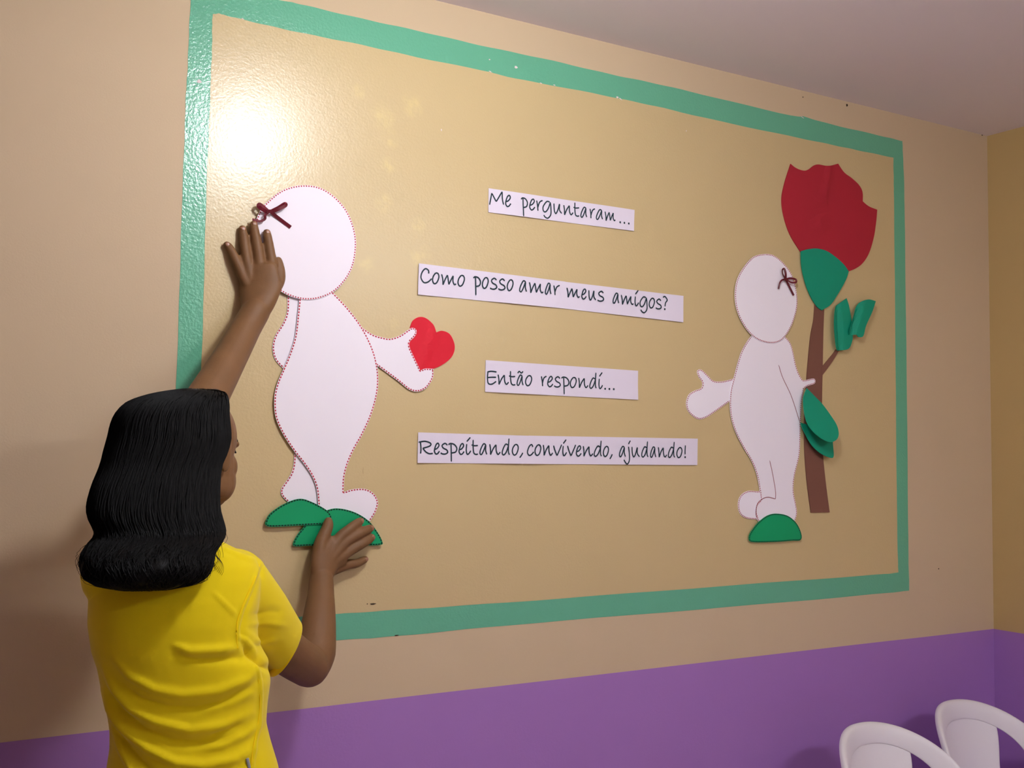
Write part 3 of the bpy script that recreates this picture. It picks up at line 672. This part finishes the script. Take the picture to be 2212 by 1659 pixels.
cut(hemc, hn, lambda c: True, .17)
hl = (slL[2]-slL[0]).normalized(); cut(at(315, 1110, .302), hl, lambda c: True, .10)
cut(nb+Vector((0, 0, .012)), Vector((0, 0, 1)), lambda c: (c-nb).xy.length < .12, .13)
zb = at(400, 1845, .37).z
cut(Vector((hipc.x, hipc.y, zb)), Vector((0, 0, -1)), lambda c: True, .4)
# keep largest piece
bm.to_mesh(me); bm.free()
shirt = link('t_shirt', me, M_shirt, person, None, smooth=True); shirt['label'] = 'plain yellow short-sleeved t-shirt'
so = shirt.modifiers.new('s', 'SOLIDIFY'); so.thickness = .0018; so.offset = 1
# hem band, seams
def seam(name, pts, r, par, m_=M_seam, bvh=None, lift=.001):
    Q = []
    for p in pts:
        if bvh is not None:
            o_ = CAM; dvec = (at(p[0], p[1], .3)-CAM).normalized(); hit = bvh.ray_cast(CAM, dvec)
            if hit[0] is None: continue
            Q.append(hit[0]-dvec*lift)
    if len(Q) < 2: return
    VV = []; FF = []; tube(VV, FF, Q, [r]*len(Q), n=8); mesh(name, VV, FF, m_, par, smooth=True)
dg = bpy.context.evaluated_depsgraph_get()
bvs = BVHTree.FromPolygons([v.co.copy() for v in me.vertices], [p.vertices[:] for p in me.polygons])
seam('sleeve_seam', [(x, y) for x, y in [(560,1220),(552,1245),(541,1270),(530,1295),(520,1320),(513,1340),(511,1360),(511,1385),(513,1400)]], .0016, shirt, bvh=bvs)
seam('side_seam', [(552,1440),(558,1470),(561,1500),(560,1540),(554,1580),(547,1615),(543,1650),(545,1700)], .0014, shirt, bvh=bvs)
# hem ring: boundary verts near the hem plane
bm = bmesh.new(); bm.from_mesh(me)
be = [v.co.copy() for v in bm.verts if v.is_boundary and (v.co-hemc).length < .075]
bm.free()
if be:
    c = sum(be, Vector())/len(be); ax1 = hn.orthogonal().normalized(); ax2 = hn.cross(ax1)
    be.sort(key=lambda v: atan2((v-c).dot(ax2), (v-c).dot(ax1)))
    bs = be[::max(1, len(be)//36)]
    nn_ = len(bs); bs = [(bs[i-1]+bs[i]*2+bs[(i+1) % nn_])/4 for i in range(nn_)]
    VV = []; FF = []; rings = []
    for k, off in enumerate([-.016, -.0155, -.008, -.001, .0005, -.001]):
        g = [1.8, 3.6, 3.6, 3.6, 2.2, 0.2][k]
        for p in bs: VV.append(p+hn*off+(p-c).normalized()*g*.001)
    for k in range(5):
        for i in range(nn_): FF.append((k*nn_+i, k*nn_+(i+1) % nn_, (k+1)*nn_+(i+1) % nn_, (k+1)*nn_+i))
    mesh('sleeve_hem', VV, FF, M_seam, shirt, smooth=True)
# collar
VV = []; FF = []
cr = [nb+Vector((0, 0, .018))+LAT*.068*cos(t)+DEP*.060*sin(t)+Vector((0, 0, .012*sin(t))) for t in [2*pi*i/24 for i in range(25)]]
tube(VV, FF, cr, [.005]*25, flat=.6, wide=(0, 0, 1), n=8); mesh('collar', VV, FF, M_seam, shirt, smooth=True)
# little metal tag at the hip
ct = at(537, 1650, .30)
h = bvs.ray_cast(CAM, (at(536.5, 1651, .3)-CAM).normalized())[0] or ct
VV = []; FF = []; vd = (CAM-h).normalized(); tube(VV, FF, [h+vd*.004+Vector((-.002, 0, .009)), h+vd*.004+Vector((.003, 0, -.010))], [.0028, .0022], flat=.4, n=10)
mesh('side_tag', VV, FF, M_metal, shirt, smooth=True)
# trousers and shoes
V = []; Fs = []
loft(V, Fs, [row(1720,226,597,.37,.108), row(1800,218,607,.37,.1165), row(1880,218,608,.37,.1185), row(1930,226,600,.37,.114), row(1980,244,584,.37,.10)])
for s in (-1, 1):
    hx = hipc+LAT*s*.085; foot = Vector((hx.x+s*.02, -.36, .06))
    tube(V, Fs, [hx, hx.lerp(foot, .45), hx.lerp(foot, .7)+Vector((0, -.01, 0)), foot+Vector((0, 0, .06))], [.098, .078, .068, .060], n=28)
tr = link('trousers', remesh(V, Fs, .006, 4), M_denim, person, smooth=True)
for s in (-1, 1):
    hx = hipc+LAT*s*.085; foot = Vector((hx.x+s*.02, -.36, .07)); V = []; Fs = []
    tube(V, Fs, [foot+Vector((0, -.05, -.025)), foot+Vector((0, .06, -.030)), foot+Vector((0, .165, -.040))], [.040, .044, .036], flat=[1, .85, .6], wide=(1, 0, 0), n=20)
    V = [Vector((v.x, v.y, max(0.0, v.z))) for v in V]
    link('shoe', remesh(V, Fs, .004, 3), M_shoe, person, smooth=True)

# hair
HR = [(841,395,455,.335,.030),(846,362,481,.335,.060),(856,316,487,.335,.078),(871,277,490,.335,.088),(892,254,490,.337,.094),(915,242,492,.340,.096),(944,235,494,.345,.096),(975,226,487,.352,.094),(1008,217,474,.362,.090),
      (1050,199,471,.378,.086),(1089,189,471,.392,.082),(1118,192,476,.402,.078),(1150,206,484,.412,.074),(1172,190,477,.430,.078),(1196,176,461,.442,.082),(1219,174,456,.450,.084),(1242,182,448,.455,.076),(1260,210,428,.458,.058),(1272,262,385,.460,.028)]
def hair_row(i, n=64, grow=0.0):
    py, l, r, d, hd = HR[i]
    a = at(l, py, d); b = at(r, py, d); c = (a+b)/2; ax = (b-a); w = ax.length/2; ax = Vector((ax.x, ax.y, 0)).normalized(); dp = Vector((0, 0, 1)).cross(ax)
    out = []
    for k in range(n):
        t = 2*pi*k/n
        out.append(c+ax*(w+grow)*cos(t)+dp*(hd+grow)*sin(t))
    return out
HN = 64
def hsurf(s, t, grow=0.0):
    """point on the hair hull, s in rows, t angle"""
    i = min(len(HR)-2, max(0, int(s))); f = s-i
    def vals(j):
        j = min(len(HR)-1, max(0, j)); py, l, r, d, hd = HR[j]; return (py, l, r, d, hd)
    p0, p1, p2, p3 = vals(i-1), vals(i), vals(i+1), vals(i+2)
    v = [.5*((2*b)+(c-a)*f+(2*a-5*b+4*c-e)*f*f+(-a+3*b-3*c+e)*f**3) for a, b, c, e in zip(p0, p1, p2, p3)]
    a = at(v[1], v[0], v[3]); b = at(v[2], v[0], v[3]); c = (a+b)/2; ax = Vector(((b-a).x, (b-a).y, 0)); w = ax.length/2; ax.normalize(); dp = Vector((0, 0, 1)).cross(ax)
    p = c+ax*(w+grow)*cos(t)+dp*(max(.01, v[4])+grow)*sin(t)
    q = p-HC; s_ = q.dot(HF); u_ = q.dot(HU)
    lim = .030 if u_ < .045 else .030+(u_-.045)*1.3
    if s_ > lim and u_ > -.13: p -= HF*(s_-lim)*.9
    return p
V = []; Fs = []; rings = []
for j in range(0, (len(HR)-1)*3+1):
    s = j/3; s = min(s, len(HR)-1.0001)
    ring = []
    for k in range(HN):
        t = 2*pi*k/HN; g = -.003+.0018*sin(t*9+s*1.1)*(.3+s/12)+(.0045*sin(t*5+s*1.9)+.003*sin(t*13-s*1.5))*max(0, (s-10)/8)
        ring.append(hsurf(s, t, g))
    rings.append(ring)
loft(V, Fs, rings)
ell(V, Fs, at(397, 853, .335), (RT*.030, FW*.045, UP*.010))
ell(V, Fs, at(458, 858, .330), (RT*.024, FW*.040, UP*.015))
hm = remesh(V, Fs, .004, 3)
hair = link('hair', hm, M_hair, person, smooth=True); hair['label'] = 'black wavy shoulder-length hair'
# locks: fine strands lying on the hull
VV = []; FF = []
def strand(pts, r0, r1):
    base = len(VV); n_ = len(pts)
    for i, p in enumerate(pts):
        t = (pts[min(n_-1, i+1)]-pts[max(0, i-1)]); t = t.normalized() if t.length > 0 else Vector((0, 0, 1)); a = t.orthogonal().normalized(); b = t.cross(a); r = r0+(r1-r0)*i/(n_-1)
        for k in range(3): VV.append(p+a*r*cos(2.094*k)+b*r*sin(2.094*k))
    for i in range(n_-1):
        for k in range(3):
            a = base+3*i+k; b = base+3*i+(k+1) % 3; FF.append((a, b, b+3, a+3))
for q in range(2600):
    t = rng.uniform(0, 2*pi); s0 = rng.uniform(0, 6) if q % 3 else rng.uniform(5, 14); s1 = min(len(HR)-1.05, s0+rng.uniform(5, 15)); ph = rng.uniform(0, 6.28); am = rng.uniform(.3, 1); lift = rng.uniform(.0, .0026)
    pts = []; n_ = 26
    for i in range(n_):
        s = s0+(s1-s0)*i/(n_-1); wv = max(0, (s-8)/8)
        pts.append(hsurf(s, t+.05*sin(s*.45+ph)*am+.09*wv*sin(s*1.3+ph)*am, lift-.002+wv*.0025*sin(s*1.9+ph*2)*am-.004*max(0, abs(2*i/(n_-1)-1)-.8)*5*.5))
    strand(pts, .0007, .0004)
# stray curls on the shoulder
for q in range(26):
    x0 = rng.uniform(466, 480); y0 = rng.uniform(1120, 1185); k = rng.uniform(.25, 1.0); d = rng.uniform(.40, .46)
    pts = [at(x0-6+10*k*sin(u*2.2)+2*sin(u*9+q)*.3+4*u*(k-.5), y0+u*rng.uniform(.98, 1.02)*62*k, d+.01*sin(u*3+q)) for u in [i/17 for i in range(18)]]
    strand(pts, .00045, .00025)
for q in range(7):
    k = .62+.09*q
    pts = [at(455+26*k*sin(u*pi*.95)-2, 1188+u*66*k, .445+.012*sin(u*3)) for u in [i/19 for i in range(20)]]
    strand(pts, .0004, .00022)
for q in range(60):
    t = rng.uniform(0, 2*pi); s = rng.uniform(12, 17); pts = []
    for i in range(14):
        pts.append(hsurf(min(17.9, s+i*.12), t+i*.03*(1 if q % 2 else -1), .001+.007*sin(i/13*pi)*rng.uniform(.6, 1)))
    strand(pts, .00045, .00025)
st = mesh('hair_strands', VV, FF, M_hair, hair, recalc=False); st['kind'] = 'stuff'

# ------------------------------------------------------------------ chairs
def make_chair(label):
    r = empty('plastic_chair', (0, 0, 0), label, 'chair', 'white plastic chairs at the back wall')
    TOP = .757
    def surf(u, v):     # back sheet: u across, v height
        lean = -.10*(TOP-v)/.32
        return Vector((u, lean-2.6*u*u*(1 if True else 0), v))
    def outl(a, w, hgt, cz, e=2.35):
        ca, sa = cos(a), sin(a); return (w*math.copysign(abs(ca)**(2/e), ca), cz+hgt*abs(sa)**(2/e))
    def sheet(name, rows_, th, mt=M_plastic, lvl=1):
        VV = [p for rr in rows_ for p in rr]; w = len(rows_[0]); FF = [(j*w+i, j*w+i+1, (j+1)*w+i+1, (j+1)*w+i) for j in range(len(rows_)-1) for i in range(w-1)]
        o = mesh(name, VV, FF, mt, r, smooth=True); s_ = o.modifiers.new('s', 'SOLIDIFY'); s_.thickness = th; s_.offset = 0
        b_ = o.modifiers.new('b', 'SUBSURF'); b_.levels = lvl; b_.render_levels = lvl; return o
    # rim: outer arch to inner arch, with a lip turned back
    CZ = .56; N_ = 40
    ang = [pi*i/N_ for i in range(N_+1)]
    def pt(a, off, back=0, ext=0):
        u, v = outl(a, .222-off, TOP-CZ-off, CZ); p = surf(u, v); p.y += back; return p
    rows_ = []
    prof = [(.004, .020), (.0, .012), (.0, .004), (.004, -.002), (.016, -.004), (.034, -.003), (.046, 0.0), (.050, .003)]
    for off, back in prof:
        R_ = [pt(a, off, back) for a in ang]
        lo = []
        for sgn in (1, -1):
            u, v = outl(0 if sgn > 0 else pi, .222-off, 0.0, CZ)
            seq = []
            for k in range(1, 7):
                vv = CZ-k*.022; uu = u*(1-.012*k); p = surf(uu, vv); p.y += back; seq.append(p)
            lo.append(seq)
        rows_.append(lo[0][::-1]+R_+lo[1])
    sheet('back_rim', rows_, .003)
    # centre panel
    rows_ = []
    for k in range(15):
        f = k/14
        rr = []
        for i in range(21):
            g = -1+2*i/20
            # top edge on inner arch, bottom at seat
            wtop = .117; wb_ = .095+.02*(2*f-1)**2
            u = g*(wtop*(1-min(1, f*2.2))+wb_*min(1, f*2.2))
            a0 = math.acos(max(-1, min(1, abs(g*wtop/.172)**(2.35/2)))) if True else 0
            vt = CZ+(TOP-CZ-.050)*abs(sin(a0))**(2/2.35)
            v = vt+(.43-vt)*f
            v += .009*(1-f)**3; p = surf(u, v); p.y += .0045; rr.append(p)
        rows_.append(rr)
    sheet('back_panel', rows_, .003)
    # seat
    rows_ = []
    for k in range(17):
        f = k/16; rr = []
        y = -.09-.13*0-(.40*f)
        for i in range(21):
            g = -1+2*i/20; w = .20+.02*sin(pi*f*.9)
            z = .425-.018*(1-g*g)*sin(pi*min(1, f*1.2+.1)) + (.0 if f < .9 else -.03*((f-.9)/.1)**2)
            if k == 0: z = .43
            if abs(g) > .94: z -= .02
            rr.append(Vector((g*w, y-.06+.05*(1-abs(g)**3)*(1 if f < .1 else 0), z)))
        rows_.append(rr)
    sheet('seat', rows_, .004)
    for sx, sy in ((-1, 0), (1, 0), (-1, 1), (1, 1)):
        VL = []; FL = []
        top = Vector((sx*.185, -.13 if sy == 0 else -.50, .42)); bot = Vector((sx*.215, -.05 if sy == 0 else -.54, 0))
        for f, w in ((0, .030), (.25, .028), (1, .020)):
            c = top.lerp(bot, f); z = c.z
            for dx, dy in ((-1, -1), (1, -1), (1, 1), (-1, 1)): VL.append(Vector((c.x+dx*w, c.y+dy*w, z)))
        for j in range(2):
            for i in range(4): FL.append((j*4+i, j*4+(i+1) % 4, j*4+4+(i+1) % 4, j*4+4+i))
        FL += [(3, 2, 1, 0), (8, 9, 10, 11)]
        lo = mesh('leg', VL, FL, M_plastic, r)
        bv = lo.modifiers.new('b', 'BEVEL'); bv.width = .006; bv.segments = 2
    # skirts below seat
    VL = []; FL = []
    for a, b in (((-.20, -.15), (.20, -.15)), ((.20, -.15), (.21, -.53)), ((.21, -.53), (-.21, -.53)), ((-.21, -.53), (-.20, -.15))):
        base = len(VL)
        for p in (a, b): VL += [Vector((p[0], p[1], .42)), Vector((p[0], p[1], .375))]
        FL.append((base, base+2, base+3, base+1))
    sk = mesh('seat_apron', VL, FL, M_plastic, r); s_ = sk.modifiers.new('s', 'SOLIDIFY'); s_.thickness = .004
    return r
c1 = make_chair('white plastic chair in front of the purple wall, left one of the two')
kids = [o for o in c1.children]
t1 = at(1866, 1568, .19); c1.location = (t1.x, -.19, 0)
def dup(root, label):
    c = root.copy(); COL.objects.link(c); c['label'] = label
    for ch in root.children:
        k = ch.copy(); COL.objects.link(k); k.parent = c
        for g in ch.children:
            h_ = g.copy(); COL.objects.link(h_); h_.parent = k
    return c
c2 = dup(c1, 'white plastic chair nearer the room corner, right one of the two')
t2 = at(2062, 1535, .13); c2.location = (t2.x, -.13, 0)

# ------------------------------------------------------------------ ceiling lamp (just outside the frame)
lp = empty('ceiling_lamp', (LAMP.x, LAMP.y, CEIL), 'white glass globe lamp under the ceiling near the mural', 'lamp')
VV = []; FF = []; ell(VV, FF, LAMP, (Vector((LAMP_R, 0, 0)), Vector((0, LAMP_R, 0)), Vector((0, 0, LAMP_R))), 32, 20)
mesh('lamp_globe', VV, FF, M_glow, lp, smooth=True)
VV = []; FF = []; tube(VV, FF, [Vector((LAMP.x, LAMP.y, CEIL-.003)), Vector((LAMP.x, LAMP.y, LAMP.z+LAMP_R*.97))], [.035, .035], n=24, flat=.3)
mesh('lamp_base', VV, FF, M_white_trim, lp, smooth=True)
# second lamp further back in the room
l2 = empty('ceiling_lamp', (-.9, -3.0, CEIL), 'white batten lamp with two bare tubes deeper in the room', 'lamp')
M_glow2 = M_glow.copy(); M_glow2.node_tree.nodes['Principled BSDF'].inputs['Emission Strength'].default_value = FILL_E
M_glow2.node_tree.nodes['Principled BSDF'].inputs['Emission Color'].default_value = (*FILL_COL, 1)
for dy in (-.05, .05):
    VV = []; FF = []; tube(VV, FF, [Vector((-1.45, -3.0+dy, CEIL-.085)), Vector((-.35, -3.0+dy, CEIL-.085))], [.019, .019], n=14)
    mesh('lamp_tube', VV, FF, M_glow2, l2, smooth=True)
box('lamp_housing', (-1.48, -3.06, CEIL-.045), (-.32, -2.94, CEIL), M_white_trim, l2)
print('objects', len(bpy.data.objects))
